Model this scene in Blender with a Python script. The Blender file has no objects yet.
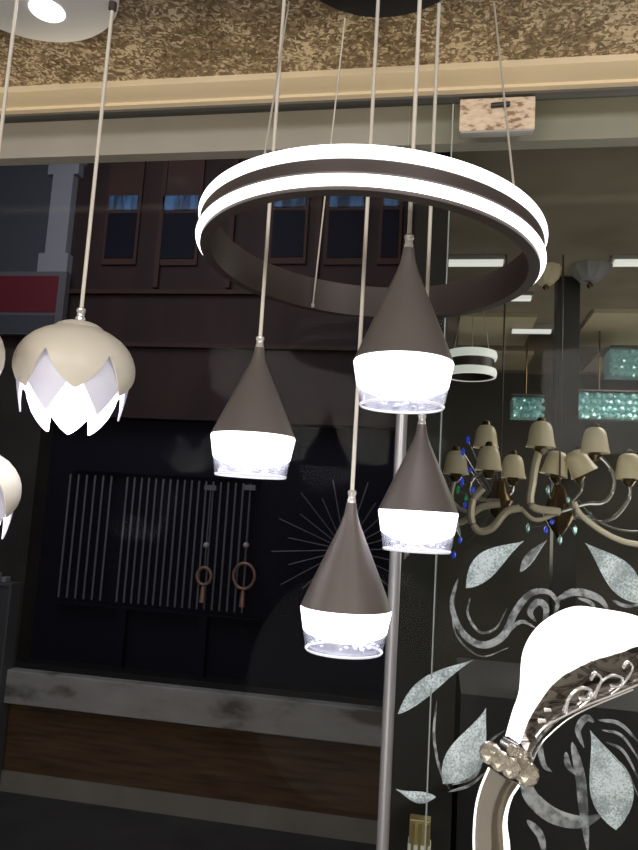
import bpy, bmesh, math, random
from mathutils import Vector, Matrix
random.seed(5)
PI = math.pi
C = bpy.context.scene.collection
# ---------------------------------------------------------------- camera
CAM = Vector((0, 0, 1.7)); FPX = 700.0
pitch, yaw, roll = math.radians(7), math.radians(10.2), math.radians(3.4)
F = Vector((-math.sin(yaw)*math.cos(pitch), math.cos(yaw)*math.cos(pitch), math.sin(pitch)))
R0 = Vector((math.cos(yaw), math.sin(yaw), 0)); U0 = R0.cross(F)
RR = R0*math.cos(roll)+U0*math.sin(roll); UU = -R0*math.sin(roll)+U0*math.cos(roll)
def ray(x, y): return F+RR*((x-319)/FPX)-UU*((y-425)/FPX)
def at(x, y, d): return CAM+ray(x, y)*d
def on_y(x, y, Y):
    r = ray(x, y); return CAM+r*(Y/r.y)
def on_z(x, y, Z):
    r = ray(x, y); return CAM+r*((Z-CAM.z)/r.z)
cd = bpy.data.cameras.new('camera'); cam = bpy.data.objects.new('camera', cd); C.objects.link(cam)
m = Matrix((RR, UU, -F)).transposed().to_4x4(); m.translation = CAM; cam.matrix_world = m
cd.sensor_fit = 'VERTICAL'; cd.sensor_height = 24; cd.lens = FPX/850*24; cd.clip_start = .01
bpy.context.scene.camera = cam
# ---------------------------------------------------------------- materials
def mat(name, col, rough=.6, metal=0, emit=None, es=0, trans=0, ior=1.45, spec=None, coat=0):
    m = bpy.data.materials.new(name); m.use_nodes = True
    b = m.node_tree.nodes['Principled BSDF']
    b.inputs['Base Color'].default_value = (*col, 1); b.inputs['Roughness'].default_value = rough
    b.inputs['Metallic'].default_value = metal; b.inputs['IOR'].default_value = ior
    b.inputs['Transmission Weight'].default_value = trans
    if spec is not None: b.inputs['Specular IOR Level'].default_value = spec
    b.inputs['Coat Weight'].default_value = coat
    if emit: b.inputs['Emission Color'].default_value = (*emit, 1); b.inputs['Emission Strength'].default_value = es
    return m
def noisy(name, cols, scale=5, rough=.7, stretch=(1, 1, 1), detail=4, bump=0, spec=.3):
    m = mat(name, cols[0][1], rough, spec=spec); nt = m.node_tree; b = nt.nodes['Principled BSDF']
    tc = nt.nodes.new('ShaderNodeTexCoord'); mp = nt.nodes.new('ShaderNodeMapping'); n = nt.nodes.new('ShaderNodeTexNoise')
    cr = nt.nodes.new('ShaderNodeValToRGB'); mp.inputs['Scale'].default_value = stretch
    n.inputs['Scale'].default_value = scale; n.inputs['Detail'].default_value = detail
    nt.links.new(tc.outputs['Object'], mp.inputs['Vector']); nt.links.new(mp.outputs[0], n.inputs['Vector'])
    nt.links.new(n.outputs['Fac'], cr.inputs[0]); nt.links.new(cr.outputs[0], b.inputs['Base Color'])
    el = cr.color_ramp.elements
    while len(el) < len(cols): el.new(.5)
    for e, (p, c) in zip(el, cols): e.position = p; e.color = (*c, 1)
    if bump:
        bp = nt.nodes.new('ShaderNodeBump'); bp.inputs['Strength'].default_value = bump
        nt.links.new(n.outputs['Fac'], bp.inputs['Height']); nt.links.new(bp.outputs[0], b.inputs['Normal'])
    return m
def glassy(name, tint, gloss=.04, haze=None, hazecol=(.8, .85, .9), rough=0.0):
    m = bpy.data.materials.new(name); m.use_nodes = True; nt = m.node_tree; nt.nodes.clear()
    o = nt.nodes.new('ShaderNodeOutputMaterial'); t = nt.nodes.new('ShaderNodeBsdfTransparent'); g = nt.nodes.new('ShaderNodeBsdfGlossy')
    t.inputs[0].default_value = (*tint, 1); g.inputs['Roughness'].default_value = rough
    if gloss < .02: g.inputs[0].default_value = (gloss*8, gloss*8, gloss*8, 1); gloss = .125
    mx = nt.nodes.new('ShaderNodeMixShader'); mx.inputs[0].default_value = gloss
    nt.links.new(t.outputs[0], mx.inputs[1]); nt.links.new(g.outputs[0], mx.inputs[2]); out = mx
    if haze:
        d = nt.nodes.new('ShaderNodeBsdfDiffuse'); d.inputs[0].default_value = (*hazecol, 1)
        m2 = nt.nodes.new('ShaderNodeMixShader'); m2.inputs[0].default_value = haze
        nt.links.new(mx.outputs[0], m2.inputs[1]); nt.links.new(d.outputs[0], m2.inputs[2]); out = m2
    nt.links.new(out.outputs[0], o.inputs[0]); return m
def etched(name, lo, hi, col, scale=260):      # frosted relief on the pane, stippled
    m = bpy.data.materials.new(name); m.use_nodes = True; nt = m.node_tree; nt.nodes.clear()
    o = nt.nodes.new('ShaderNodeOutputMaterial'); t = nt.nodes.new('ShaderNodeBsdfTransparent'); t.inputs[0].default_value = (.8, .85, .86, 1)
    d = nt.nodes.new('ShaderNodeBsdfPrincipled'); d.inputs['Base Color'].default_value = (*col, 1); d.inputs['Roughness'].default_value = .35
    tc = nt.nodes.new('ShaderNodeTexCoord'); n = nt.nodes.new('ShaderNodeTexNoise'); n.inputs['Scale'].default_value = scale; n.inputs['Detail'].default_value = 2
    n2 = nt.nodes.new('ShaderNodeTexNoise'); n2.inputs['Scale'].default_value = 22
    ad = nt.nodes.new('ShaderNodeMath'); ad.operation = 'MULTIPLY'
    mr = nt.nodes.new('ShaderNodeMapRange'); mr.inputs[1].default_value = .16; mr.inputs[2].default_value = .34; mr.inputs[3].default_value = lo; mr.inputs[4].default_value = hi
    nt.links.new(tc.outputs['Object'], n.inputs['Vector']); nt.links.new(tc.outputs['Object'], n2.inputs['Vector'])
    nt.links.new(n.outputs['Fac'], ad.inputs[0]); nt.links.new(n2.outputs['Fac'], ad.inputs[1]); nt.links.new(ad.outputs[0], mr.inputs[0])
    mx = nt.nodes.new('ShaderNodeMixShader'); nt.links.new(mr.outputs[0], mx.inputs[0])
    nt.links.new(t.outputs[0], mx.inputs[1]); nt.links.new(d.outputs[0], mx.inputs[2]); nt.links.new(mx.outputs[0], o.inputs[0]); return m
def wallpaper():
    m = mat('gold_wallpaper', (.3, .2, .08), .45, spec=.4); nt = m.node_tree; b = nt.nodes['Principled BSDF']
    tc = nt.nodes.new('ShaderNodeTexCoord')
    w = nt.nodes.new('ShaderNodeTexNoise'); w.inputs['Scale'].default_value = 30; w.inputs['Detail'].default_value = 3
    mixv = nt.nodes.new('ShaderNodeMixRGB'); mixv.inputs[0].default_value = .05
    nt.links.new(tc.outputs['Object'], w.inputs['Vector']); nt.links.new(tc.outputs['Object'], mixv.inputs[1]); nt.links.new(w.outputs['Color'], mixv.inputs[2])
    v = nt.nodes.new('ShaderNodeTexVoronoi'); v.inputs['Scale'].default_value = 150
    nt.links.new(mixv.outputs[0], v.inputs['Vector'])
    sp = nt.nodes.new('ShaderNodeSeparateColor'); nt.links.new(v.outputs['Color'], sp.inputs[0])
    n = nt.nodes.new('ShaderNodeTexNoise'); n.inputs['Scale'].default_value = 9; n.inputs['Detail'].default_value = 3; nt.links.new(tc.outputs['Object'], n.inputs['Vector'])
    ad = nt.nodes.new('ShaderNodeMath'); ad.operation = 'MULTIPLY_ADD'; ad.inputs[1].default_value = .9
    nt.links.new(n.outputs['Fac'], ad.inputs[0])
    ml = nt.nodes.new('ShaderNodeMath'); ml.operation = 'MULTIPLY'; ml.inputs[1].default_value = .55; nt.links.new(sp.outputs[0], ml.inputs[0]); nt.links.new(ml.outputs[0], ad.inputs[2])
    cr = nt.nodes.new('ShaderNodeValToRGB'); el = cr.color_ramp.elements
    for p in (.5, .5, .5): el.new(p)
    for e, (p, c) in zip(el, ((.36, (.075, .052, .034)), (.53, (.125, .09, .058)), (.70, (.175, .13, .082)), (.84, (.30, .235, .155)), (.94, (.50, .42, .31)))): e.position = p; e.color = (*c, 1)
    cr.color_ramp.interpolation = 'LINEAR'
    nt.links.new(ad.outputs[0], cr.inputs[0]); nt.links.new(cr.outputs[0], b.inputs['Base Color'])
    bp = nt.nodes.new('ShaderNodeBump'); bp.inputs['Strength'].default_value = .25; bp.inputs['Distance'].default_value = .004
    nt.links.new(ad.outputs[0], bp.inputs['Height']); nt.links.new(bp.outputs[0], b.inputs['Normal']); return m
def engraved_chrome_glints():
    m = noisy('engraved_chrome_glints', [(.38, (.16, .15, .15)), (.44, (.85, .82, .82)), (.50, (.3, .28, .28)), (.55, (1, 1, 1))], 26, .16, (1, 1, 2.4), 3, .5)  # noise ramp paints dark and bright reflections into the engraved metal
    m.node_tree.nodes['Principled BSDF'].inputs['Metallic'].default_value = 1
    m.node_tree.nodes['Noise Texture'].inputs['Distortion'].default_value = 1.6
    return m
M = dict(
 paper=wallpaper(),
 cream=mat('cream_plaster', (.62, .53, .40), .6), channel=mat('dark_channel', (.12, .12, .12), .4, .5),
 beam=noisy('pale_beam', [(.3, (.5, .48, .45)), (.7, (.6, .58, .55))], 3),
 metal_dark=mat('dark_lamp_metal', (.085, .068, .064), .42, .25),
 cone=mat('taupe_metal', (.155, .132, .125), .45, .2),
 led=mat('white_led', (1, 1, 1), .4, emit=(.97, .97, 1), es=3.0),
 led_reflect=mat('reflected_led', (.9, .9, .9), .4, emit=(.95, 1, .93), es=.55),
 lightstrip=mat('added_room_tube_light', (.9, .9, .9), .4, emit=(1, 1, .95), es=.75),
 acrylic=glassy('clear_acrylic', (.93, .93, .97), .16, .1, (.85, .86, .95), .15),
 acr_line=mat('acrylic_lip', (.85, .85, .95), .2, emit=(.9, .9, 1), es=.4),
 cord=mat('cream_cord', (.85, .79, .7), .5), wire=mat('steel_wire', (.75, .7, .62), .45, .2),
 clear=mat('clear_cord_grip', (.75, .73, .7), .12, .35, coat=1),
 black=mat('black_canopy', (.012, .012, .016), .45), whitec=mat('white_canopy', (.93, .93, .92), .5),
 petal=mat('cream_petal', (.82, .76, .65), .38), petal_w=mat('milky_petal', (.8, .79, .88), .4, trans=0, emit=(.7, .7, 1), es=.12),
 bulb=mat('glowing_petal', (1, 1, 1), .4, emit=(.97, .97, 1), es=3.0),
 chrome=mat('chrome', (.85, .83, .82), .16, 1), steel=mat('brushed_steel', (.46, .46, .49), .38, .6),
 crystal=mat('champagne_crystal', (.95, .9, .78), .02, .45, trans=.6, ior=1.7),
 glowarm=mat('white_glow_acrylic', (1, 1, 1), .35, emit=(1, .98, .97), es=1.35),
 engr=mat('engraved_line', (.95, .95, .95), .2, .6),
 beige_acr=glassy('smoky_acrylic', (.85, .8, .7), .08, .10, (.55, .47, .36), .12),
 pane=glassy('street_pane', (1, 1, 1), .0015), pane_r=glassy('greenish_pane', (.94, .955, .93), .0022),
 seam=mat('glass_edge', (.3, .34, .33), .2), brass=mat('brass', (.5, .4, .2), .35, .6),
 etch=etched('etched_leaf', .32, .95, (.82, .95, 1.0)), etch_s=etched('etched_scroll', .08, .5, (.72, .75, .78), 60),
 wood_tape=noisy('taped_plate', [(.36, (.22, .15, .11)), (.45, (.5, .41, .34)), (.7, (.6, .52, .46))], 45, stretch=(1, 1, 2)),
 brick=noisy('maroon_facade', [(.3, (.028, .017, .017)), (.7, (.05, .026, .024))], 3, stretch=(1.5, 1, .6)),
 brick2=noisy('brown_panel', [(.3, (.05, .026, .02)), (.7, (.066, .034, .026))], 3),
 window=mat('dark_window', (.012, .012, .02), .6, spec=.1), bluewin=noisy('blue_lit_blind', [(.4, (.03, .05, .09)), (.6, (.1, .22, .42))], 16, stretch=(2, 1, .3)),
 ledge=noisy('dirty_white_ledge', [(.34, (.16, .145, .13)), (.46, (.40, .385, .36)), (.7, (.5, .48, .46))], 3.2, stretch=(1, 1, 2.2), detail=6),
 wood=noisy('brown_wood', [(.3, (.08, .045, .026)), (.5, (.13, .076, .042)), (.7, (.17, .10, .052))], 3, stretch=(1, 1, 12)),
 stone=noisy('base_stone', [(.3, (.27, .25, .21)), (.7, (.34, .32, .27))], 4), pave=noisy('street_paving', [(.3, (.06, .056, .058)), (.7, (.085, .08, .08))], 4),
 greyblue=mat('grey_blue_render', (.07, .072, .085), .7), lightgrey=mat('light_stone', (.3, .3, .33), .7), red=mat('red_sign', (.16, .02, .03), .5),
 greysign=mat('sign_border', (.14, .13, .14), .6), brown=noisy('brown_pillar', [(.3, (.035, .03, .027)), (.7, (.055, .047, .042))], 4),
 rod=mat('grey_rod', (.15, .15, .18), .5, .2), goldish=mat('rose_ring', (.35, .2, .15), .35, .4), knob=mat('pale_knob', (.5, .42, .42), .4),
 dark=noisy('dark_wall', [(.3, (.065, .065, .072)), (.7, (.09, .088, .095))], 2), olive=noisy('olive_ceiling', [(.35, (.2, .17, .13)), (.65, (.32, .275, .22))], 2.2),
 darkwall=mat('black_wall', (.012, .011, .012), .6), shelf=noisy('brown_shelf', [(.3, (.06, .055, .05)), (.7, (.11, .1, .09))], 2),
 beige=mat('beige_panel', (.6, .53, .38), .6), column=mat('dark_column', (.02, .018, .017), .5),
 shade=mat('ivory_glass_shade', (.66, .58, .42), .3, emit=(.6, .5, .33), es=.07), arm=mat('ivory_arm', (.62, .56, .44), .25, .2), silver=mat('silver_arm', (.5, .5, .5), .2, .9),
 bronze=mat('bronze_body', (.16, .11, .06), .25, .8), teal=mat('teal_crystal', (.4, .66, .66), .08, .5, emit=(.25, .5, .5), es=.12),
 bluec=mat('blue_crystal', (.05, .09, .6), .08, .5, emit=(.04, .08, .8), es=.5), greenc=mat('green_crystal', (.05, .4, .2), .1, .5, emit=(.04, .5, .2), es=.2),
 shopwall=mat('shop_wall', (.7, .66, .6), .7), shopfloor=noisy('shop_floor', [(.3, (.3, .28, .25)), (.7, (.4, .37, .33))], 3), frame=mat('grey_frame', (.12, .12, .125), .5),
)
# ---------------------------------------------------------------- helpers
def tag(o, label=None, cat=None, group=None, kind=None):
    if label: o['label'] = label
    if cat: o['category'] = cat
    if group: o['group'] = group
    if kind: o['kind'] = kind
    return o
def empty(name, loc, label=None, cat=None, group=None, kind=None):
    o = bpy.data.objects.new(name, None); C.objects.link(o); o.location = loc; o.empty_display_size = .02
    return tag(o, label, cat, group, kind)
def wloc(o):
    v = Vector(o.location)
    while o.parent: o = o.parent; v += Vector(o.location)
    return v
def obj(name, bm, m, parent=None, origin=None, smooth=True, bevel=0):
    """bm in world coordinates; origin becomes the object's own origin"""
    org = Vector(origin) if origin is not None else (wloc(parent) if parent else Vector((0, 0, 0)))
    bmesh.ops.translate(bm, verts=bm.verts, vec=-org)
    bmesh.ops.recalc_face_normals(bm, faces=bm.faces)
    me = bpy.data.meshes.new(name); bm.to_mesh(me); bm.free()
    if smooth:
        for p in me.polygons: p.use_smooth = True
        try: me.set_sharp_from_angle(angle=math.radians(38))
        except Exception: pass
    o = bpy.data.objects.new(name, me); C.objects.link(o); me.materials.append(M[m] if isinstance(m, str) else m)
    if parent: o.parent = parent; o.location = org-wloc(parent)
    else: o.location = org
    if bevel:
        b = o.modifiers.new('bevel', 'BEVEL'); b.width = bevel; b.segments = 2; b.limit_method = 'ANGLE'
    return o
def box(x0, x1, y0, y1, z0, z1, bm=None):
    bm = bm or bmesh.new()
    v = [bm.verts.new((x, y, z)) for x in (x0, x1) for y in (y0, y1) for z in (z0, z1)]
    for f in ((0, 1, 3, 2), (4, 6, 7, 5), (0, 4, 5, 1), (2, 3, 7, 6), (0, 2, 6, 4), (1, 5, 7, 3)): bm.faces.new([v[i] for i in f])
    return bm
def lathe(prof, n=48, c=(0, 0, 0), bm=None, closed=True):
    bm = bm or bmesh.new(); c = Vector(c); rings = []
    for r, z in prof:
        if r < 1e-5: rings.append([bm.verts.new(c+Vector((0, 0, z)))])
        else: rings.append([bm.verts.new(c+Vector((r*math.cos(2*PI*i/n), r*math.sin(2*PI*i/n), z))) for i in range(n)])
    for a, b in zip(rings, rings[1:]):
        for i in range(n):
            j = (i+1) % n
            if len(a) == 1 and len(b) == 1: continue
            if len(a) == 1: bm.faces.new((a[0], b[i], b[j]))
            elif len(b) == 1: bm.faces.new((a[i], a[j], b[0]))
            else: bm.faces.new((a[i], a[j], b[j], b[i]))
    return bm
def smooth_path(pts, n=8):
    pts = [Vector(p) for p in pts]; P = [pts[0]*2-pts[1]]+pts+[pts[-1]*2-pts[-2]]; out = []
    for i in range(1, len(P)-2):
        for k in range(n):
            t = k/n; a, b, c, d = P[i-1:i+3]
            out.append(.5*((2*b)+(c-a)*t+(2*a-5*b+4*c-d)*t*t+(3*b-a-3*c+d)*t**3))
    out.append(pts[-1]); return out
def tube(pts, r, n=8, bm=None, flat=1.0, fdir=None):
    """r number or list; flat squeezes the section along fdir"""
    bm = bm or bmesh.new(); pts = [Vector(p) for p in pts]; rings = []
    for i, p in enumerate(pts):
        t = (pts[min(i+1, len(pts)-1)]-pts[max(i-1, 0)]).normalized()
        ref = Vector(fdir) if fdir else (Vector((0, 0, 1)) if abs(t.z) < .9 else Vector((0, 1, 0)))
        s = t.cross(ref).normalized(); u = s.cross(t).normalized()
        rr = r[i] if isinstance(r, (list, tuple)) else r
        rings.append([bm.verts.new(p+s*rr*math.cos(2*PI*k/n)+u*rr*flat*math.sin(2*PI*k/n)) for k in range(n)])
    for a, b in zip(rings, rings[1:]):
        for k in range(n): bm.faces.new((a[k], a[(k+1) % n], b[(k+1) % n], b[k]))
    bm.faces.new(rings[0]); bm.faces.new(rings[-1]); return bm
def ico(c, r, sub=1, bm=None, sc=(1, 1, 1)):
    bm = bm or bmesh.new(); q = bmesh.ops.create_icosphere(bm, subdivisions=sub, radius=r)
    for v in q['verts']: v.co = Vector((v.co.x*sc[0], v.co.y*sc[1], v.co.z*sc[2]))+Vector(c)
    return bm
def struct(name, bm, m, **k):
    return tag(obj(name, bm, m, smooth=False, **k), kind='structure')
def copy_tree(o, parent=None):
    c = o.copy(); C.objects.link(c); c.parent = parent
    for ch in list(o.children): copy_tree(ch, c)
    return c
H, YG = 2.70, 1.56
# ---------------------------------------------------------------- shop shell
struct('ceiling', box(-2.6, 2.4, -2.6, 1.53, H, H+.08), 'paper')
struct('floor', box(-2.6, 2.4, -2.6, 1.60, -.06, 0), 'shopfloor')
struct('wall_left', box(-2.7, -2.6, -2.6, 1.62, 0, H), 'shopwall')
struct('wall_right', box(2.4, 2.5, -2.6, 1.62, 0, H), 'shopwall')
struct('wall_back', box(-2.7, 2.5, -2.7, -2.6, 0, H), 'shopwall')
struct('trim_1', box(-2.6, 2.4, 1.525, 1.566, 2.678, 2.83), 'cream')
bm = box(-2.6, 2.4, 1.542, 1.572, 2.672, 2.678); struct('trim_2', bm, 'channel')
struct('trim_3', box(-2.6, 2.4, 1.66, 1.70, 2.622, 2.95), 'beam')
struct('window_1', box(-2.6, -.108, YG-.004, YG+.004, .0, 2.672), 'pane')
# cream glowing cove lip between wallpaper and channel
struct('trim_4', box(-2.6, 2.4, 1.46, 1.5252, 2.685, 2.70), 'cream')
# ---------------------------------------------------------------- etched glass panel
g = empty('etched_glass_panel', (.7, YG, 0), 'tall greenish glass door panel etched with frosted leaves and scrolls, right of the steel post', 'glass panel')
obj('pane', box(-.106, 1.6, YG-.005, YG+.005, .02, 2.665), 'pane_r', g, smooth=False)
obj('edge_strip', box(-.008, -.005, YG-.009, YG-.005, .02, 2.66), 'seam', g, smooth=False)
YE = YG-.006
def leaf(name, tip, base, width, bend=0., mname='etch', split=.45):
    a, b = on_y(*tip, YE), on_y(*base, YE); ax = b-a; L = ax.length; ax.normalize(); n = Vector((ax.z, 0, -ax.x))
    bm = bmesh.new(); N = 22; K = 6; rows = []
    for i in range(N+1):
        t = i/N; w = width*1.15*(math.sin(PI*t**1.45))**.85 if 0 < t < 1 else .0004
        ctr = a+ax*L*t+n*bend*math.sin(PI*t)
        rows.append([bm.verts.new(ctr+n*w*(k/K*2-1)*1.0+Vector((0, -.0035*(1-abs(k/K*2-1)**2)*(1 if 0 < t < 1 else 0)-.0002, 0))) for k in range(K+1)])
    for r, s in zip(rows, rows[1:]):
        for k in range(K): bm.faces.new((r[k], r[k+1], s[k+1], s[k]))
    bot = [[bm.verts.new(Vector((v.co.x, YE+.001, v.co.z))) for v in (r[0], r[-1])] for r in rows]
    for i in range(N):
        bm.faces.new((rows[i][0], rows[i+1][0], bot[i+1][0], bot[i][0])); bm.faces.new((rows[i][-1], bot[i][1], bot[i+1][1], rows[i+1][-1]))
        bm.faces.new((bot[i][0], bot[i+1][0], bot[i+1][1], bot[i][1]))
    o = obj(name, bm, mname, g)
    vp = [a+ax*L*t+n*(bend*math.sin(PI*t)-width*1.12*(math.sin(PI*t**1.45))**.85)+Vector((0, -.001, 0)) for t in [.01+.96*i/16 for i in range(17)]]
    obj('bright_edge', tube(vp, [.0004+.0011*math.sin(PI*i/16) for i in range(17)], 5), 'etch', o)
leaf('etched_leaf', (524, 541), (466, 588), .022, .012)
leaf('etched_leaf', (547, 540), (520, 572), .008, .004, 'etch_s')
leaf('etched_leaf', (585, 543), (640, 604), .026, -.008)
leaf('etched_leaf', (473, 660), (398, 714), .015, .012)
leaf('etched_leaf', (486, 708), (443, 784), .030, -.012)
leaf('etched_leaf', (590, 730), (616, 830), .036, -.012)
leaf('etched_leaf', (396, 789), (436, 797), .010, .008)
leaf('etched_leaf', (462, 540), (446, 510), .006, .004, 'etch_s')
def scroll(pts, w, taper=True):
    P = smooth_path([on_y(x, y, YE-.002) for x, y in pts]); n = len(P)
    r = [max(.0006, w*(math.sin(PI*(i/(n-1))**.8)**.6 if taper else 1)) for i in range(n)]
    obj('etched_scroll', tube(P, r, 8, flat=.25, fdir=(0, 1, 0)), 'etch_s', g)
scroll([(458, 578), (452, 605), (462, 632), (482, 645), (503, 636), (515, 612), (530, 594), (548, 592), (558, 604), (554, 614)], .0075)
scroll([(470, 598), (468, 615), (480, 632), (496, 628), (507, 608)], .003)
scroll([(452, 600), (456, 634), (480, 656), (508, 648)], .002)
scroll([(536, 622), (530, 612), (538, 602), (546, 608), (544, 624), (535, 632)], .007)
scroll([(500, 640), (520, 622), (536, 628)], .004)
scroll([(556, 600), (575, 592), (598, 598), (610, 612)], .008)
scroll([(578, 598), (592, 604), (596, 620)], .004)
scroll([(437, 700), (434, 735), (440, 770), (450, 790)], .003)
scroll([(452, 785), (475, 775), (487, 745), (505, 730)], .004)
scroll([(448, 792), (470, 785), (488, 770)], .003)
scroll([(524, 770), (530, 795), (552, 815), (580, 822), (602, 815)], .016)
scroll([(545, 728), (540, 745), (544, 765), (552, 772)], .006)
scroll([(566, 752), (568, 765), (576, 775)], .006)
scroll([(572, 742), (580, 775), (584, 815), (588, 852)], .010)
scroll([(594, 722), (586, 718), (578, 730), (584, 748)], .007)
scroll([(598, 720), (620, 724), (642, 746)], .004)
scroll([(602, 730), (622, 736), (642, 764)], .003)
scroll([(606, 742), (624, 752), (642, 786)], .003)
scroll([(612, 756), (626, 770), (640, 800)], .002)
scroll([(527, 820), (540, 835), (545, 856)], .008)
scroll([(505, 752), (514, 740), (522, 724)], .003)
scroll([(612, 600), (626, 606), (642, 604)], .004)
scroll([(400, 530), (408, 545), (404, 560)], .008)
scroll([(560, 640), (556, 610), (562, 596)], .003)
# patch fitting
pf = on_y(460, 104, YE); pg = on_y(535, 103, YE); ph = on_y(460, 137, YE)
o = obj('patch_fitting', box(pf.x, pg.x, YG-.014, YG+.014, 2.588, 2.668), 'wood_tape', g, smooth=False, bevel=.002); tag(o, 'stained metal hinge plate')
p0 = on_y(500, 106, YG-.02)
obj('hinge_pin', tube([p0+Vector((-.02, 0, .002)), p0+Vector((.022, 0, .004))], .006, 8), 'black', o)
obj('plate_lip', box(pf.x+.003, pg.x-.003, YG-.015, YG+.008, 2.583, 2.588), 'steel', o, smooth=False)
# pull bar / post
pt = on_y(402, 412, 1.53); t = empty('steel_post', (pt.x, 1.53, 0), 'slim vertical steel pole beside the edge of the etched glass', 'pole')
obj('pole', tube([(pt.x, 1.53, .004), (pt.x, 1.53, pt.z)], .0125, 20), 'steel', t)
obj('cap', lathe([(0, .006), (.0145, .004), (.0145, -.004), (0, -.004)], 20, (pt.x, 1.53, pt.z)), 'steel', t)
obj('base_flange', lathe([(0, .008), (.03, .008), (.034, 0), (0, 0)], 24, (pt.x, 1.53, 0)), 'steel', t)
# brass lock box
b0 = on_y(410, 816, 1.66); b1 = on_y(431, 816, 1.66)
t = empty('brass_bollard', ((b0.x+b1.x)/2, 1.66, 0), 'small ribbed brass post low behind the glass, right of steel pole', 'post')
bm = box(b0.x, b1.x, 1.645, 1.675, .0, b0.z); obj('post', bm, 'brass', t, smooth=False, bevel=.002)
for k in range(3):
    x = b0.x+(b1.x-b0.x)*(k+.5)/3; obj('rib', tube([(x, 1.644, .3), (x, 1.644, b0.z-.006)], .004, 8), 'brass', t)
obj('base', box(b0.x-.002, b1.x+.002, 1.642, 1.678, 0, on_y(420, 842, 1.66).z), 'whitec', t, smooth=False)
# ---------------------------------------------------------------- canopies
def canopy(name, c, r, th, mname, label):
    t = empty(name, (c[0], c[1], H), label, 'ceiling canopy')
    obj('plate', lathe([(0, 0), (r, 0), (r, -th*.8), (r-.004, -th), (0, -th)], 72, (c[0], c[1], H)), mname, t)
    return t
# ---------------------------------------------------------------- ring pendant lamp with four drops
RC = Vector((-.142, 1.177, 2.157)); RAD = .2945; RH = .066
can_c = (-.138, 1.095)
lamp = empty('ring_pendant_lamp', (RC.x, RC.y, RC.z), 'large dark ring lamp with two glowing white bands, hung on thin wires', 'ring lamp')
can = canopy('round_ceiling_canopy', can_c, .172, .03, 'black', 'black round ceiling canopy holding the ring lamp and its cone drops')
TI = Matrix.Rotation(math.radians(2.3), 3, 'Y') @ Matrix.Rotation(math.radians(-1.4), 3, 'X')
def ringprof(prof, n=144):
    bm = bmesh.new(); rings = []
    for i in range(n):
        a = 2*PI*i/n; rings.append([bm.verts.new(RC+TI @ Vector((r*math.cos(a), r*math.sin(a), z))) for r, z in prof])
    k = len(prof)
    for i in range(n):
        A, B = rings[i], rings[(i+1) % n]
        for j in range(k): bm.faces.new((A[j], A[(j+1) % k], B[(j+1) % k], B[j]))
    return bm
h = RH/2; r = RAD
obj('ring_body', ringprof([(r-.022, h), (r-.004, h), (r-.004, .0135), (r+.001, .009), (r+.001, -.009), (r-.004, -.0135), (r-.004, -h), (r-.022, -h)]), 'metal_dark', lamp)
def band(z0, z1):
    pr = [(r-.0038, z0)]+[(r-.0035+.0085*math.sin(PI*(k+.5)/9)**.5, z0+(z1-z0)*(k+.5)/9) for k in range(9)]+[(r-.0038, z1)]
    return ringprof(pr)
tag(obj('led_band', band(.0115, h-.001), 'led', lamp), 'upper glowing white band')
tag(obj('led_band', band(-h+.0055, -.0105), 'led', lamp), 'lower glowing white band')
def ringpt(a, rr, z): return RC+TI @ Vector((rr*math.cos(a), rr*math.sin(a), z))
# three hanging wires
def wire_to(px, ceilpx, rr, z, ang):
    e = ringpt(ang, rr, z); s = on_z(*ceilpx, H-.03)
    o = obj('suspension_wire', tube([s, e], .0017, 8), 'wire', lamp)
    obj('wire_clip', ico(e+Vector((0, 0, .002)), .004, 2, bmesh.new(), (1, 1, 1.6)), 'clear', o)
    return e
def ang_for(px, rr, z, lo=0, hi=2*PI):
    best = None
    for k in range(720):
        a = lo+(hi-lo)*k/720; q = ringpt(a, rr, z)-CAM; d = q.dot(F)
        x, y = 319+FPX*q.dot(RR)/d, 425-FPX*q.dot(UU)/d; e = (x-px[0])**2+(y-px[1])**2
        if best is None or e < best[0]: best = (e, a)
    return best[1]
wire_to(0, (345, 18), r-.026, -h+.004, ang_for((313, 303), r-.026, -h+.004))
wire_to(0, (289, 2), r-.012, h, ang_for((263, 155), r-.012, h))
wire_to(0, (494, 2), r-.012, h, ang_for((515, 190), r-.012, h))
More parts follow.
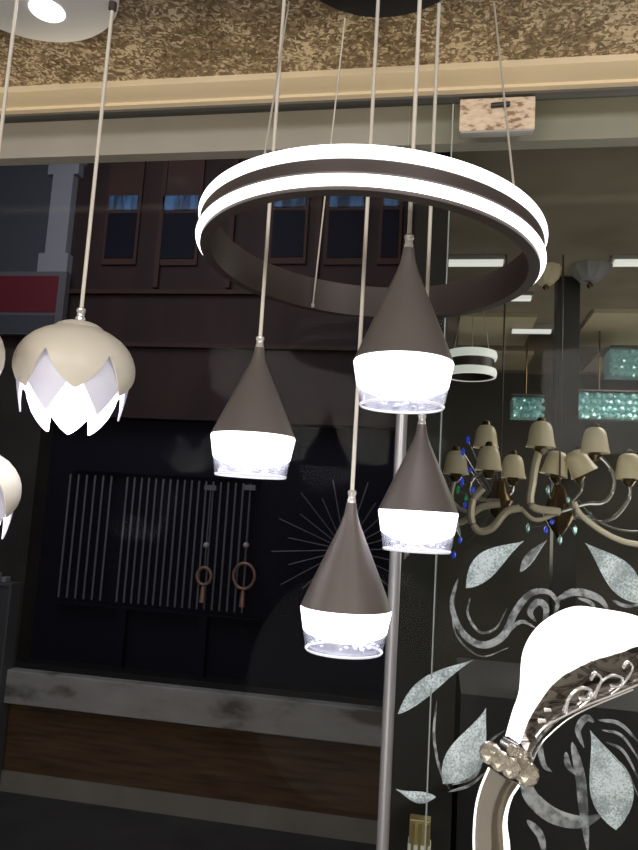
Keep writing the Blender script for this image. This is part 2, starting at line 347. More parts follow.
# clip stub seen on far inner face
W = .150
def drop(px, py, w, label, zs=.92, xs=1.0, cs=None):
    cs = cs or zs
    d = FPX*W/w; p = at(px, py, d); s = W/.150
    t = empty('cone_pendant', (p.x, p.y, p.z), label, 'pendant lamp', 'dark cone drops hanging inside the ring')
    c = p
    obj('cord', tube([(c.x, c.y, c.z-.008), (c.x, c.y, H-.03)], .0034, 10), 'cord', t)
    obj('cord_grip', lathe([(0, .008), (.0055, .008), (.0075, .006), (.0075, .002), (.0062, 0), (.0062, -.006), (.0075, -.008), (.0075, -.014), (0, -.014)], 20, c), 'clear', t)
    z = -.014
    pr = [(.0, z), (.0085, z), (.0095, z-.008), (.0115, z-.020), (.0168, z-.037), (.0262, z-.060), (.0390, z-.090), (.0515, z-.120), (.0630, z-.148), (.0742, z-.176)]
    pr += [(.0735, z-.177), (.0, z-.172)]
    pr = [(q*xs, u*cs) for q, u in pr]
    obj('cone_shade', lathe(pr, 64, c), 'cone', t)
    zb = (z-.177)*cs
    def sc(pf): return [(q*xs, zb+(u-zb)*zs) for q, u in pf]
    obj('diffuser', lathe(sc([(0, zb+.002), (.0735, zb), (.0748, zb-.003), (.0738, zb-.009), (.0683, zb-.043), (.064, zb-.048), (.045, zb-.058), (.02, zb-.064), (0, zb-.065)]), 64, c), 'led', t)
    a = obj('acrylic_rim', lathe(sc([(.0683, zb-.0435), (.0625, zb-.077), (.0605, zb-.079), (.0, zb-.079), (.0, zb-.077), (.057, zb-.076), (.0655, zb-.047)]), 64, c), 'acrylic', t)
    obj('bottom_lip', lathe(sc([(.0627, zb-.0755), (.0637, zb-.0775), (.0617, zb-.0805), (.0590, zb-.0795), (.0610, zb-.0765), (.0627, zb-.0755)]), 64, c), 'acr_line', a)
    bm = bmesh.new()
    rnd = random.Random(px)
    for i in range(26):
        an = rnd.random()*2*PI; rr2 = rnd.uniform(.02, .056)
        ico(c+Vector((rr2*math.cos(an), rr2*math.sin(an), zb-rnd.uniform(.063, .073)*zs)), rnd.uniform(.0015, .0035), 1, bm, (1.6, 1.6, .8))
    tag(obj('bubbles', bm, 'acr_line', a), kind='stuff')
drop(260, 341, 85, 'dark cone pendant lamp hanging furthest left of the four under the ring', .885, .98)
drop(409, 240, 98, 'highest and largest dark cone pendant lamp, hanging across the ring\'s right side', .86, 1.0, 1.0)
drop(352, 495, 90, 'lowest of the four dark cone pendant lamps, its glowing base nearest the floor', .86, 1.0, .96)
drop(422, 418, 85, 'dark cone pendant lamp directly beneath the highest one, in front of the steel pole', .86, .925, .855)
# ---------------------------------------------------------------- lotus pendants
wc = (-.835, 1.105)
can2 = canopy('round_ceiling_canopy', wc, .185, .022, 'whitec', 'white ceiling canopy with a bright round downlight at the upper left')
sp = on_z(47, 11, H-.023)
obj('downlight', lathe([(0, -.0235), (.031, -.0235), (.034, -.0235), (.036, -.0215), (0, -.0215)], 32, (sp.x, sp.y, H)), 'led', can2)
cl = on_z(113, 3, H-.022)
obj('cable_clamp', lathe([(0, -.022), (.008, -.022), (.008, -.036), (.004, -.04), (0, -.04)], 16, (cl.x, cl.y, H)), 'metal_dark', can2)
def petals(c, prof, n, off, s_gap, s_tip, thick, power, bm, hook=0.0):
    """prof(s)->(r,z); n lobes cut from a turned shell"""
    def f(s):
        i = min(len(prof)-2, int(s*(len(prof)-1))); u = s*(len(prof)-1)-i
        a, b = prof[i], prof[i+1]; return a[0]+(b[0]-a[0])*u, a[1]+(b[1]-a[1])*u
    A, K = 240, 22; grid = []
    for i in range(A):
        ph = 2*PI*i/A; u = abs(((ph-off)/(2*PI/n)+.5) % 1*2-1)
        lim = s_gap+(s_tip-s_gap)*(1-u**power); row = []
        for k in range(K+1):
            s = lim*k/K; rr, z = f(s)
            rr = rr+hook*max(0, s-.85)*(1-u)
            row.append((rr, z, ph))
        grid.append(row)
    def layer(dr):
        return [[bm.verts.new(c+Vector(((rr-dr)*math.cos(p), (rr-dr)*math.sin(p), z-(dr*.5 if k == 0 else 0)))) for k, (rr, z, p) in enumerate(row)] for row in grid]
    o, q = layer(0), layer(thick)
    for i in range(A):
        j = (i+1) % A
        for k in range(K):
            bm.faces.new((o[i][k], o[i][k+1], o[j][k+1], o[j][k])); bm.faces.new((q[i][k], q[j][k], q[j][k+1], q[i][k+1]))
        bm.faces.new((o[i][K], q[i][K], q[j][K], o[j][K]))
    return bm
def lotus(x, y, z, label, rot=0, cordtop=H-.022, sc=1.0):
    c = Vector((x, y, z)); t = empty('lotus_pendant', (x, y, z), label, 'pendant lamp', 'white lotus pendant lamps at the left')
    obj('cord', tube([(x, y, z-.004), (x, y, cordtop)], .0036, 10), 'cord', t)
    obj('cord_grip', lathe([(0, .006), (.006, .006), (.0085, .003), (.0085, -.001), (.007, -.004), (.007, -.010), (.0095, -.013), (.0095, -.018), (0, -.018)], 20, c), 'clear', t)
    outer = [(.012, -.018), (.026, -.020), (.040, -.025), (.049, -.033), (.066, -.040), (.084, -.051), (.097, -.064), (.106, -.078), (.111, -.092), (.1125, -.105), (.112, -.118), (.108, -.131), (.102, -.142), (.096, -.152)]
    outer = [(q*.965, u*1.03-.002) for q, u in outer]
    an0 = math.atan2(-y, -x)+rot
    obj('petal_shell', petals(c, outer, 6, an0, .60, 1.0, .004, 1.5, bmesh.new()), 'petal', t)
    mid = [(.02, -.045), (.05, -.055), (.078, -.07), (.096, -.09), (.103, -.11), (.104, -.13), (.101, -.15), (.097, -.168), (.093, -.184), (.090, -.197)]
    mid = [(q*.955, u*1.03-.002) for q, u in mid]
    obj('middle_petals', petals(c, mid, 6, an0+PI/6, .52, .97, .003, .95, bmesh.new()), 'petal_w', t)
    inner = [(.02, -.06), (.05, -.07), (.075, -.09), (.086, -.115), (.087, -.14), (.081, -.165), (.071, -.187), (.058, -.205), (.046, -.218)]
    inner = [(q*.955, u*1.045-.002) for q, u in inner]
    obj('glowing_petals', petals(c, inner, 6, an0, .74, 1.0, .003, 1.6, bmesh.new()), 'bulb', t)
    core = [(0, -.07), (.045, -.08), (.066, -.10), (.070, -.13), (.064, -.155), (.052, -.175), (.03, -.19), (0, -.196)]
    obj('glowing_bud', lathe(core, 40, c), 'bulb', t)
lz = at(78, 320, 1.335).z
lotus(cl.x, cl.y, lz+.012, 'white lotus flower pendant lamp, the one fully in view at the left', rot=.02)
q = on_z(17, 0, H-.022); lotus(q.x, q.y, at(-32, 428, 1.28).z, 'partly visible lotus pendant lamp at the left edge, hanging lowest', rot=.12)
q = at(-61, 282, 1.12); lotus(q.x, q.y, q.z, 'lotus pendant lamp barely peeking in at the left edge, higher than the lowest', rot=.3)
# ---------------------------------------------------------------- foreground wave chandelier
fd = .62
E1 = [(505, 737), (512, 712), (519, 690), (523, 651), (540, 624), (571, 607), (603, 609), (640, 617), (690, 640), (740, 640)]
E2 = [(520, 742), (527, 722), (537, 704), (554, 682), (575, 668), (596, 659), (620, 652), (644, 645), (694, 650), (744, 645)]
E3 = [(531, 761), (538, 746), (550, 731), (564, 719), (583, 709), (605, 700), (625, 691), (646, 682), (698, 672), (748, 660)]
p1 = smooth_path([at(x, y, fd+.05) for x, y in E1], 6); p2 = smooth_path([at(x, y, fd) for x, y in E2], 6); p3 = smooth_path([at(x, y, fd+.004) for x, y in E3], 6)
post = Vector((p1[-1].x+.02, p1[-1].y, 0))
ch = empty('wave_chandelier', (post.x, post.y, p1[-1].z), 'foreground chandelier arm of glowing white acrylic over engraved chrome, tipped with crystals, lower right', 'chandelier')
n = len(p1); bm = bmesh.new(); rows = []
for a, b, c in zip(p1, p2, p3):
    mid = (a+b)/2+UU*(.22*(a-b).length)*0.5
    row = [a, a*.7+b*.3+UU*.003-F*.004, a*.4+b*.6+UU*.003-F*.004, b]
    down = (c-b)*.28
    row += [b+down*.8, a+down*.6]
    rows.append([bm.verts.new(v) for v in row])
for A, B in zip(rows, rows[1:]):
    for k in range(6): bm.faces.new((A[k], A[(k+1) % 6], B[(k+1) % 6], B[k]))
bm.faces.new(rows[0]); bm.faces.new(rows[-1])
obj('glowing_diffuser', bm, 'glowarm', ch)
bm = bmesh.new(); rows = []
for a, b, c in zip(p1, p2, p3):
    back = (a-b)*.5
    row = [b-F*.002, b*.6+c*.4-F*.006, b*.2+c*.8-F*.005, c, c+back*.6+UU*.002, b+back+(c-b)*.35]
    rows.append([bm.verts.new(v) for v in row])
for A, B in zip(rows, rows[1:]):
    for k in range(6): bm.faces.new((A[k], A[(k+1) % 6], B[(k+1) % 6], B[k]))
bm.faces.new(rows[0]); bm.faces.new(rows[-1])
M['chrome_e'] = engraved_chrome_glints()
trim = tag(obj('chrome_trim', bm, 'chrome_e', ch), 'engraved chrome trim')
# engraved scrolls on the chrome
def bandpt(s, v):      # s 0..1 along, v 0..1 across
    i = min(n-2, int(s*(n-1))); u = s*(n-1)-i
    b = p2[i].lerp(p2[i+1], u); c = p3[i].lerp(p3[i+1], u); return b.lerp(c, v)-F*.0062
def engrave(pts, w=.0009): obj('engraving', tube(smooth_path([bandpt(s, v) for s, v in pts], 5), w, 6), 'engr', trim)
for s0, w_ in ((.40, .0014), (.56, .0011)):
    engrave([(s0-.06, .78), (s0-.02, .5), (s0+.04, .42), (s0+.09, .58), (s0+.07, .74), (s0+.03, .66)], w_)
    engrave([(s0+.02, .84), (s0+.09, .72), (s0+.15, .45), (s0+.13, .25), (s0+.10, .35)], w_*.8)
engrave([(.12, .55), (.2, .62), (.3, .8), (.45, .86), (.6, .88), (.75, .9)], .0009)
engrave([(.18, .3), (.22, .5)], .0016); engrave([(.24, .25), (.27, .42)], .0012)
engrave([(.02, .9), (.1, .92), (.2, .94), (.4, .95), (.7, .96)], .0007)
# crystals
for (x, y, rp, dd) in ((490, 753, 11, -.01), (500, 761, 10, -.02), (511, 768, 10, -.02), (521, 765, 9, -.005), (527, 774, 12, -.01), (512, 750, 6, 0), (522, 755, 6, 0)):
    rr2 = rp*fd/FPX*1.0; c = at(x, y, fd+dd)
    o = obj('crystal', ico(c, rr2, 2), 'crystal', ch, smooth=False)
obj('crystal_mount', tube([at(506, 744, fd+.02), at(517, 750, fd+.004), at(528, 762, fd+.004)], .007, 10), 'chrome', ch)
# hanging luminous petal
L = smooth_path([at(x, y, fd+.01) for x, y in ((489, 768), (480, 790), (475, 815), (474, 850), (478, 885), (492, 915))], 5)
Rr = smooth_path([at(x, y, fd+.01) for x, y in ((519, 785), (510, 800), (505, 822), (507, 850), (506, 885), (496, 915))], 5)
bm = bmesh.new(); rows = []
for a, b in zip(L, Rr):
    rows.append([bm.verts.new(v) for v in (a, a.lerp(b, .5)-F*.006, b, b+F*.004, a.lerp(b, .5)-F*.002, a+F*.004)])
for A, B in zip(rows, rows[1:]):
    for k in range(6): bm.faces.new((A[k], A[(k+1) % 6], B[(k+1) % 6], B[k]))
bm.faces.new(rows[0]); bm.faces.new(rows[-1])
pp = tag(obj('hanging_petal', bm, 'beige_acr', ch), 'smoky acrylic petal')
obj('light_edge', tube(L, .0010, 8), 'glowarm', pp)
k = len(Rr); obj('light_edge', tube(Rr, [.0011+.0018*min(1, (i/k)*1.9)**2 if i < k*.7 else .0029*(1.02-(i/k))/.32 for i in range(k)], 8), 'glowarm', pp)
# central body out of frame that carries the arm
obj('stem', tube([(post.x, post.y, p1[-1].z-.1), (post.x, post.y, H)], .008, 12), 'chrome', ch)
obj('hub', lathe([(0, .05), (.03, .045), (.045, 0), (.03, -.06), (0, -.075)], 32, (post.x, post.y, p1[-1].z-.01)), 'chrome', ch)
# ---------------------------------------------------------------- building across the way
YF = 3.91
struct('ground', box(-5, 3.5, 1.6, 6.0, -.06, 0), 'pave')
sf = empty('storefront', (-1.3, YF, 0), 'dark maroon shopfront across the passage with a dirty white ledge', 'storefront')
def X(px, py): return on_y(px, py, YF).x
def Z(px, py): return on_y(px, py, YF).z
obj('wall', box(-5, -.10, YF, YF+.25, 2.19, 4.9), 'brick', sf, smooth=False)
obj('ledge', box(-2.52, -.10, YF-.08, YF+.2, .50, .685), 'ledge', sf, smooth=False, bevel=.006)
obj('wood_panel', box(-5, -.10, YF, YF+.2, .108, .50), 'wood', sf, smooth=False)
obj('base_strip', box(-5, -.10, YF-.02, YF+.2, 0, .107), 'stone', sf, smooth=False)
obj('shop_window', box(-2.42, -.10, YF+.12, YF+.14, .685, 2.19), 'window', sf, smooth=False)
obj('window_frame', box(-2.42, -.10, YF-.01, YF+.12, .685, .72), 'darkwall', sf, smooth=False)
obj('pilaster', box(-5, -2.42, YF-.02, YF+.25, .5, 2.60), 'brown', sf, smooth=False)
tag(obj('stone_pier', box(-5, -2.50, YF-.03, YF, 2.74, 4.6), 'greyblue', sf, smooth=False), 'grey blue pier')
pr = [(-2.50, 0), (-2.33, 1)]
bm = bmesh.new()
for i, (dx0, dx1, z0, z1) in enumerate(((-2.54, -2.34, 3.06, 3.20), (-2.50, -2.36, 3.20, 3.72), (-2.54, -2.33, 3.72, 3.80), (-2.58, -2.31, 3.80, 3.93))): box(dx0, dx1, YF-.06, YF, z0, z1, bm)
obj('moulding', bm, 'lightgrey', sf, smooth=False)
# brown panels and blue windows in the upper wall
for (a, b) in (((112, 198), (140, 212)), ((165, 198), (200, 212)), ((276, 195), (307, 209)), ((331, 196), (365, 209)), ((384, 198), (400, 208)),):
    x0, x1, z1, z0 = X(*a), X(b[0], a[1]), Z(*a), Z(a[0], b[1])
    f = obj('window_frame', box(x0-.02, x1+.02, YF-.02, YF, z0-.35, z1+.30), 'brick2', sf, smooth=False)
    obj('pane', box(x0, x1, YF-.03, YF-.018, z0, z1), 'bluewin', f, smooth=False)
    obj('lower_pane', box(x0, x1, YF-.026, YF-.018, z0-.31, z0-.02), 'window', f, smooth=False)
for z in (2.95, 2.62): obj('string_course', box(-2.35, -.10, YF-.035, YF, z, z+.025), 'brick2', sf, smooth=False)
for px in (165, 235, 320): obj('rib', box(X(px, 170), X(px, 170)+.03, YF-.03, YF, 2.99, 4.4), 'brick2', sf, smooth=False)
# red sign
sg = empty('shop_sign', (-2.75, YF-.06, 2.75), 'dull red sign board with pale border at the far left across the passage', 'sign')
x1 = X(72, 300); z1, z0 = Z(60, 281), Z(60, 318)
obj('board', box(-3.6, x1, YF-.09, YF-.04, z0-.13, z1+.03), 'greysign', sg, smooth=False)
obj('red_face', box(-3.6, x1-.05, YF-.095, YF-.088, z0+.01, z1-.0), 'red', sg, smooth=False)
obj('lower_band', box(-3.6, x1-.05, YF-.095, YF-.088, z0-.12, z0-.01), 'greyblue', sg, smooth=False)
# cabinet lower left
cb = empty('glass_cabinet', (-2.75, YF-.25, 0), 'dark cabinet with pale edge in the corner left of the dark shop window', 'cabinet')
cx = X(24, 590); obj('body', box(-3.5, cx-.012, YF-.12, YF-.03, .0, Z(10, 583)), 'dark', cb, smooth=False)
bm = box(cx-.012, cx+.0, YF-.13, YF-.03, .0, Z(10, 583)); box(-3.5, cx, YF-.13, YF-.03, Z(10, 583), Z(10, 583)+.015, bm); obj('edge_frame', bm, 'frame', cb, smooth=False)
zc = Z(10, 583)+.015
for i, (xx, ww, hh) in enumerate(((-2.60, .05, .05), (-2.72, .04, .09), (-2.52, .03, .03))):
    tag(obj('small_box', box(xx, xx+ww, YF-.10, YF-.05, zc, zc+hh), 'lightgrey', smooth=False, origin=(xx, YF-.07, zc), bevel=.003), ('low grey box on the dark corner cabinet, middle of three', 'tall grey box on the dark corner cabinet, leftmost', 'smallest grey box on the dark corner cabinet, rightmost')[i], 'box')
# slatted display in dark window
sd = empty('slat_display', (-1.65, YF+.02, .72), 'rack of thin pale vertical rods inside the dark shop window', 'display rack')
base_bm = box(X(50, 600), X(258, 612), YF+.06, YF+.10, 1.06, 1.075); obj('rail', base_bm, 'window', sd, smooth=False)
obj('rail', box(X(66, 474), X(256, 474), YF+.06, YF+.10, 1.86, 1.875), 'window', sd, smooth=False)
obj('support', box(-1.85, -1.80, YF+.065, YF+.09, .72, 1.06), 'window', sd, smooth=False)
obj('support', box(-1.35, -1.30, YF+.065, YF+.09, .72, 1.06), 'window', sd, smooth=False)
rods = [57.5+8.4*i for i in range(6)]+[116+7.35*i for i in range(13)]+[212+7.6*i for i in range(5)]
first = None
for i, px in enumerate(rods):
    x = on_y(px, 605, YF+.05).x; zt = 1.835 if i < 6 else 1.85; zb = 1.10 if i < 6 else 1.085
    if first is None:
        first = obj('rod', tube([(x, YF+.05, zb), (x, YF+.05, zt)], .0062, 8), 'rod', sd); fx = x
    else:
        c = first.copy(); C.objects.link(c); c.parent = sd; c.location = first.location+Vector((x-fx, 0, 0))
# ring pull reflections in the window, modelled as two hanging ornaments
for k, (px, lab) in enumerate(((204, 'smaller rose ring pull reflection, modelled on a cord before the rods, left one'), (244, 'larger rose ring pull reflection, modelled on a cord before the rods, right one'))):
    top = on_y(px+1, 490, YF+.01); kn = on_y(px, 545, YF+.01); rg = on_y(px, 576, YF+.01)
    t = empty('ring_pull_reflection', (rg.x, YF+.01, rg.z), lab, 'ornament', 'ring pull reflections in the dark window, modelled as ornaments')
    rr2 = .042+.02*k
    pts = [Vector((rg.x+rr2*math.cos(a), YF+.01, rg.z+rr2*1.15*math.sin(a))) for a in [2*PI*i/28 for i in range(29)]]
    obj('ring', tube(pts, .009, 8), 'goldish', t)
    obj('knob', ico((rg.x, YF+.01, kn.z), .018, 2), 'knob', t)
    obj('cord', tube([(rg.x, YF+.01, rg.z+rr2*1.15), (rg.x, YF+.01, top.z)], .004, 6), 'rod', t)
    obj('hook', box(rg.x-.035, rg.x+.035, YF-.005, YF+.03, top.z, top.z+.03), 'rod', t, smooth=False)
    obj('tassel', lathe([(0, 0), (.012, -.02), (.018, -.10), (0, -.10)], 10, (rg.x, YF+.01, rg.z-rr2*1.15)), 'goldish', t)
# starburst
sc_ = on_y(345, 550, YF+.06); sb = empty('starburst_ornament', (sc_.x, sc_.y, sc_.z), 'dark starburst ornament of thin radiating spokes behind the lowest cone lamp', 'ornament')
obj('hub', ico(sc_, .05, 2), 'rod', sb)
for i in range(26):
    a = 2*PI*i/26+.09; R2 = .42 if i % 2 else .33
    e = sc_+Vector((math.cos(a)*R2, -.02, math.sin(a)*R2*.95))
    obj('spoke', tube([sc_+Vector((math.cos(a)*.03, 0, math.sin(a)*.03)), e], .0035, 6), 'rod', sb)
# ---------------------------------------------------------------- room added behind the etched glass in place of reflections in the pane
struct('added_room_partition', box(-.092, -.006, 1.75, 4.9, 0, 2.95), 'darkwall')
struct('ceiling', box(-.006, 2.9, 1.705, 4.9, H, H+.06), 'olive')  # ceiling of the added room
struct('added_room_far_wall', box(-.006, 2.9, 4.8, 4.9, 0, H), 'shelf')
struct('wall_side', box(2.8, 2.9, 1.70, 4.8, 0, H), 'darkwall')
for (x0, x1, y0, y1) in ((.06, .42, 3.38, 3.95), (.66, 1.45, 3.30, 3.95), (.10, .50, 4.15, 4.6), (.85, 1.9, 4.15, 4.6)):
    struct('trim_5', box(x0, x1, y0, y1, H-.02, H), 'beige')
def slight(px0, px1, py, zz, lab, th=.018):
    a = on_z(px0, py, zz); b = on_z(px1, py, zz); y = (a.y+b.y)/2
    t = empty('added_room_tube_light', ((a.x+b.x)/2, y, zz), lab, 'ceiling light', 'tube lights on the ceiling of the added room behind the glass')
    obj('diffuser', box(a.x, b.x, y-th, y+th, zz, zz+.015), 'lightstrip', t, smooth=False)
    obj('housing', box(a.x-.01, b.x+.01, y-th-.006, y+th+.006, zz+.015, H), 'steel', t, smooth=False)
slight(447, 503, 265, 2.67, 'long white tube light behind the glass, showing inside the ring')
slight(497, 531, 300, 2.67, 'short white tube light behind the glass just below the ring')
slight(512, 551, 333, 2.66, 'lowest short white tube light behind the glass, left of the dark column')
slight(614, 660, 265, 2.67, 'white tube light behind the glass at the right edge')
struct('column', box(on_y(556, 380, 2.86).x, on_y(579, 380, 2.86).x, 2.86, 2.94, 1.05, 2.70), 'column')
struct('added_room_counter', box(.10, 2.78, 2.8, 3.5, 0, 1.05), 'dark')
# ring lamp's reflection in the pane, modelled as a small glowing ring
rl = at(471, 366, 3.2); t = empty('ring_reflection', (rl.x, rl.y, rl.z), 'dim reflection of the ring lamp, modelled as a small double ring beside the highest cone', 'ring lamp')
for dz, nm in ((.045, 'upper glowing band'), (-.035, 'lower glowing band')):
    tag(obj('led_band', lathe([(.104, .019), (.113, .017), (.117, 0), (.113, -.017), (.104, -.019), (.104, .019)], 64, rl+Vector((0, 0, dz))), 'led_reflect', t), nm)
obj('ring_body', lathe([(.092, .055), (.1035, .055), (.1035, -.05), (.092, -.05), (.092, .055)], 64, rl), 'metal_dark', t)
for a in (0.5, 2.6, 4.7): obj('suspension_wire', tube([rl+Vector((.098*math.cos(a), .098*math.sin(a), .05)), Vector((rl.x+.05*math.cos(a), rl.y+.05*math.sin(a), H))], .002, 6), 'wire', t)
# teal crystal lamps
def teal(px0, px1, py0, py1, Y, lab, nx, nz):
    a = on_y(px0, (py0+py1)/2, Y); b = on_y(px1, (py0+py1)/2, Y); zt, zb = on_y(px0, py0, Y).z, on_y(px0, py1, Y).z
    t = empty('crystal_tray_lamp', ((a.x+b.x)/2, Y, zb), lab, 'crystal lamp', 'teal crystal lamps in the added room behind the glass')
    obj('tray', box(a.x, b.x, Y, Y+.25, zt, zt+.008), 'metal_dark', t, smooth=False)
    obj('rod', tube([((a.x+b.x)/2, Y+.12, zt+.008), ((a.x+b.x)/2, Y+.12, H-.001)], .004, 8), 'bronze', t)
    obj('glow_core', box(a.x+.01, b.x-.01, Y+.05, Y+.2, zb+.02, zt), 'teal', t, smooth=False)
    f = None; dz = (zt-zb)/nz; dx = (b.x-a.x)/nx
    for j in range(nz):
        for i in range(nx):
            p = Vector((a.x+dx*(i+.5+(.5 if j % 2 else 0)*.6), Y+.02+.02*((i+j) % 2), zt-dz*(j+.5)))
            if f is None: f = obj('crystal', ico(p, .62*dx, 1, bmesh.new(), (1, 1, 1)), 'teal', t, origin=p, smooth=False)
            else:
                c = f.copy(); C.objects.link(c); c.parent = t; c.location = p-wloc(t); c.rotation_euler = (i*.7, j*1.3, i*.3+j)
teal(560, 650, 390, 417, 3.5, 'wide teal crystal lamp in the added room behind the glass, above the bell shades, right of column', 15, 4)
teal(512, 545, 395, 418, 3.5, 'short teal crystal lamp in the added room behind the glass, left of dark column', 7, 3)
teal(610, 660, 347, 376, 3.9, 'upper teal crystal lamp in the added room behind the glass at the right edge', 9, 4)
# bell shade chandeliers
def bell(c, r, tilt=(0, 0)):
    bm = lathe([(.12*r, 1.02*r), (.3*r, 1.06*r), (.52*r, .99*r), (.7*r, .82*r), (.83*r, .55*r), (.9*r, .2*r), (.95*r, -.2*r), (1.02*r, -.6*r), (1.12*r, -.95*r), (1.04*r, -.95*r), (.93*r, -.55*r), (.82*r, .2*r), (.6*r, .8*r), (.3*r, 1.0*r), (.12*r, 1.02*r)], 28)
    bmesh.ops.rotate(bm, verts=bm.verts, cent=(0, 0, 0), matrix=Matrix.Rotation(tilt[0], 3, 'Y')); bmesh.ops.translate(bm, verts=bm.verts, vec=c); return bm
def ch_arm(t, shade, pts, r, Y, mname='arm', tilt=0, sr=.043):
    P = [on_y(x, y, Y) for x, y in pts]
    a = obj('arm', tube(smooth_path(P, 6), r, 8), mname, t)
    if shade:
        c = on_y(*shade, Y); s = obj('bell_shade', bell(c, sr, (tilt, 0)), 'shade', t)
        obj('finial', lathe([(0, .02), (.012, .015), (.016, 0), (.01, -.012), (0, -.014)], 12, c+Vector((0, 0, .045))), 'bronze', s)
        obj('candle_cup', lathe([(0, -.03), (.018, -.034), (.024, -.05), (.01, -.07), (0, -.07)], 14, c), 'bronze', a)
cA = on_y(500, 500, 2.6)
ca = empty('bell_chandelier', (cA.x, 2.6, cA.z), 'ivory armed chandelier with bell shades in the added room behind the glass, left one by the pole', 'chandelier', 'bell shade chandeliers in the added room behind the glass')
obj('stem', tube([(cA.x, 2.62, cA.z-.05), (cA.x, 2.62, H)], .0035, 10), 'metal_dark', ca)
obj('hub', lathe([(0, .08), (.02, .07), (.03, .03), (.05, 0), (.03, -.05), (.012, -.07), (0, -.1)], 24, (cA.x, 2.62, cA.z)), 'bronze', ca)
for sh, pts, r_, Y, mn in (((486, 437), [(486, 446), (494, 462), (500, 500)], .006, 2.68, 'silver'), ((489, 459), [(489, 470), (474, 478), (470, 494), (486, 500), (500, 500)], .006, 2.55, 'silver'),
    ((456, 463), [(456, 474), (452, 500), (470, 512), (500, 500)], .008, 2.62, 'arm'), ((513, 467), [(513, 477), (512, 492), (500, 500)], .006, 2.66, 'silver'),
    (None, [(483, 488), (473, 500), (471, 518), (478, 531), (492, 528), (506, 512), (520, 508)], .013, 2.5, 'arm'), (None, [(440, 524), (462, 522), (480, 508), (500, 504)], .012, 2.57, 'arm')):
    ch_arm(ca, sh, pts, r_, Y, mn)
cB = on_y(560, 512, 2.6)
cb2 = empty('bell_chandelier', (cB.x, 2.6, cB.z), 'ivory and silver chandelier with bell shades in the added room behind the glass, right one near the edge', 'chandelier', 'bell shade chandeliers in the added room behind the glass')
obj('stem', tube([(cB.x, 2.62, cB.z-.05), (cB.x, 2.62, H)], .0035, 10), 'metal_dark', cb2)
obj('hub', lathe([(0, .10), (.02, .09), (.035, .05), (.06, 0), (.035, -.05), (.014, -.08), (0, -.11)], 24, (cB.x, 2.62, cB.z)), 'bronze', cb2)
for sh, pts, r_, Y, mn, tl in (((541, 435), [(541, 446), (536, 462), (533, 480), (532, 506), (560, 512)], .014, 2.52, 'arm', 0), ((595, 441), [(595, 452), (610, 468), (614, 486), (604, 502), (585, 504), (560, 512)], .007, 2.55, 'silver', 0),
    ((556, 464), [(556, 476), (558, 490), (560, 512)], .006, 2.68, 'silver', .2), ((579, 463), [(583, 474), (580, 492), (560, 512)], .006, 2.64, 'silver', -.5), ((629, 467), [(629, 480), (628, 500), (604, 522), (560, 512)], .007, 2.6, 'silver', 0),
    (None, [(574, 502), (580, 514), (600, 530), (622, 541), (646, 546)], .010, 2.5, 'arm', 0), (None, [(578, 500), (596, 520), (620, 530), (646, 532)], .004, 2.56, 'silver', 0), (None, [(520, 508), (536, 520), (560, 512)], .008, 2.56, 'arm', 0)):
    ch_arm(cb2, sh, pts, r_, Y, mn, tl, .045)
# crystal drops on the chandeliers, their coloured sparkle put in as emission
rnd = random.Random(3)
for t, spots_, mn in ((ca, [(468, 440), (463, 452), (470, 470), (462, 482), (473, 490), (460, 540), (454, 555), (465, 505), (469, 520)], 'bluec'), (ca, [(458, 490), (466, 498)], 'greenc'), (cb2, [(548, 512), (552, 522), (546, 530)], 'bluec'), (cb2, [(548, 490), (560, 540), (528, 528), (575, 530), (590, 515), (568, 500)], 'teal'), (cb2, [(570, 275), (590, 262)], 'silver')):
    if mn == 'silver': continue
    for (x, y) in spots_:
        p = on_y(x, y, 2.58+rnd.uniform(-.03, .03))
        o = obj('crystal_drop', ico(p, .011, 1, bmesh.new(), (.7, .7, rnd.uniform(1, 1.8))), mn, t, smooth=False)
        tops = Vector(((cA if t is ca else cB).x, 2.62, (cA if t is ca else cB).z-.02))
        obj('chain', tube([p, p.lerp(tops, .5)-Vector((0, 0, .01)), tops], .0014, 5), 'silver', o)
# bell shade reflections in the pane, modelled as shell lamps high up behind it
for (x, y, lab, s) in ((590, 266, 'bell shade reflection modelled as a pale glass shell, right of the ring', 1.3), (546, 274, 'bell shade reflection modelled as a smaller cream shell, touching the right rim of the ring', .9)):
    p = on_y(x, y, 2.75); t = empty('shade_reflection', p, lab, 'lamp')
    bm = lathe([(0, -.05*s), (.03*s, -.045*s), (.052*s, -.02*s), (.06*s, .02*s), (.062*s, .045*s), (.055*s, .045*s), (.05*s, .0), (.03*s, -.035*s), (0, -.042*s)], 30, p)
    for v in bm.verts:
        a = math.atan2(v.co.y-p.y, v.co.x-p.x); q = v.co-p; f_ = 1+.06*math.cos(10*a); v.co = p+Vector((q.x*f_, q.y*f_, q.z))
    obj('shell', bm, 'shade' if s < 1 else 'lightgrey', t)
    obj('stem', tube([p+Vector((0, 0, -.045*s)), (p.x, p.y, H)], .005, 8), 'bronze', t)
    obj('finial', ico(p+Vector((0, 0, -.06*s)), .012, 2), 'bronze', t)
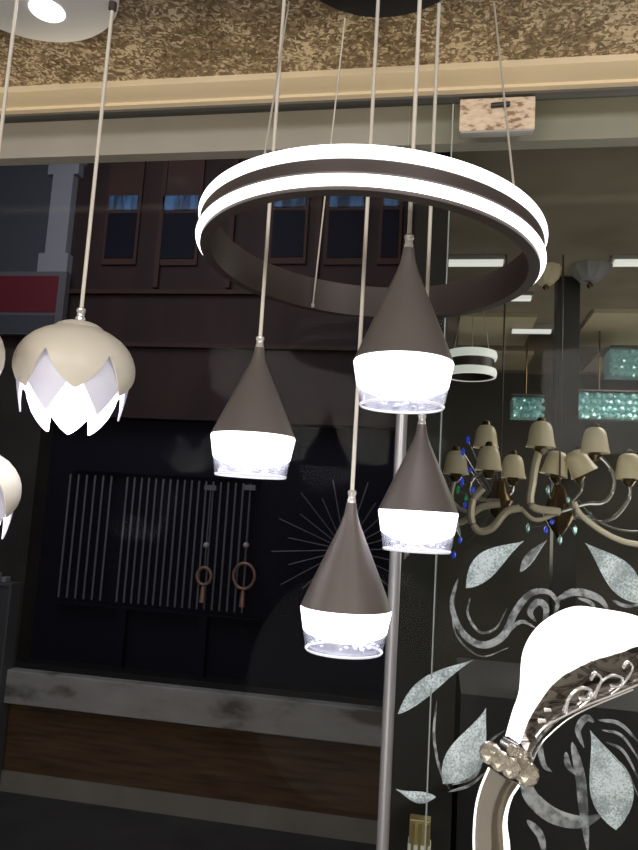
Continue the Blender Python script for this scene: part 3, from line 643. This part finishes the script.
# ---------------------------------------------------------------- lights
def alight(name, loc, size, power, col, target=None, sy=None):
    l = bpy.data.lights.new(name, 'AREA'); l.energy = power; l.color = col; l.shape = 'RECTANGLE'; l.size = size; l.size_y = sy or size
    o = bpy.data.objects.new(name, l); C.objects.link(o); o.location = loc
    d = (Vector(target)-Vector(loc)) if target else Vector((0, 0, -1)); o.rotation_euler = d.to_track_quat('-Z', 'Y').to_euler(); return o
def plight(name, loc, power, col, r=.05):
    l = bpy.data.lights.new(name, 'POINT'); l.energy = power; l.color = col; l.shadow_soft_size = r
    o = bpy.data.objects.new(name, l); C.objects.link(o); o.location = loc; return o
alight('shop_ceiling_light', (-.9, -1.2, 2.6), 1.2, 36, (1, .95, .88), (-.4, 1.4, 1.9))
alight('shop_ceiling_light', (1.0, -.9, 2.6), 1.0, 33, (1, .96, .92), (.2, 1.4, 1.9))
plight('shop_bounce_fill', (-.3, .1, 1.0), 15, (1, .95, .9), .5)  # point fill added to imitate light bounced off the floor
alight('cove_light', (-.1, 1.35, 2.52), 3.6, 3.0, (1, .84, .58), (-.1, 1.52, 2.70), .05)
alight('rear_room_fill', (1.2, 3.0, 2.6), .9, 16, (1, .96, .9))  # unseen light added for the room behind the glass
plight('rear_ceiling_fill', (1.3, 3.1, 1.5), 16, (1, .93, .8), .3)  # unseen point fills added to lift that room's ceiling
plight('rear_ceiling_fill', (.25, 3.5, 1.7), 5, (1, .93, .8), .2)
plight('rear_shade_fill', (.6, 2.25, 1.7), 3.4, (1, .96, .9), .2)  # unseen fill added near the bell shades
alight('street_fill', (-1.6, 2.2, 3.6), 1.6, 20, (.85, .88, 1), (-1.5, 3.9, 1.6))  # unseen area light added to brighten the shopfront
w = bpy.data.worlds.new('world'); bpy.context.scene.world = w; w.use_nodes = True
w.node_tree.nodes['Background'].inputs[0].default_value = (.5, .55, .7, 1); w.node_tree.nodes['Background'].inputs[1].default_value = .07
vs = bpy.context.scene.view_settings; vs.view_transform = 'Standard'; vs.look = 'None'; vs.exposure = 0; vs.gamma = 1; vs.use_curve_mapping = False
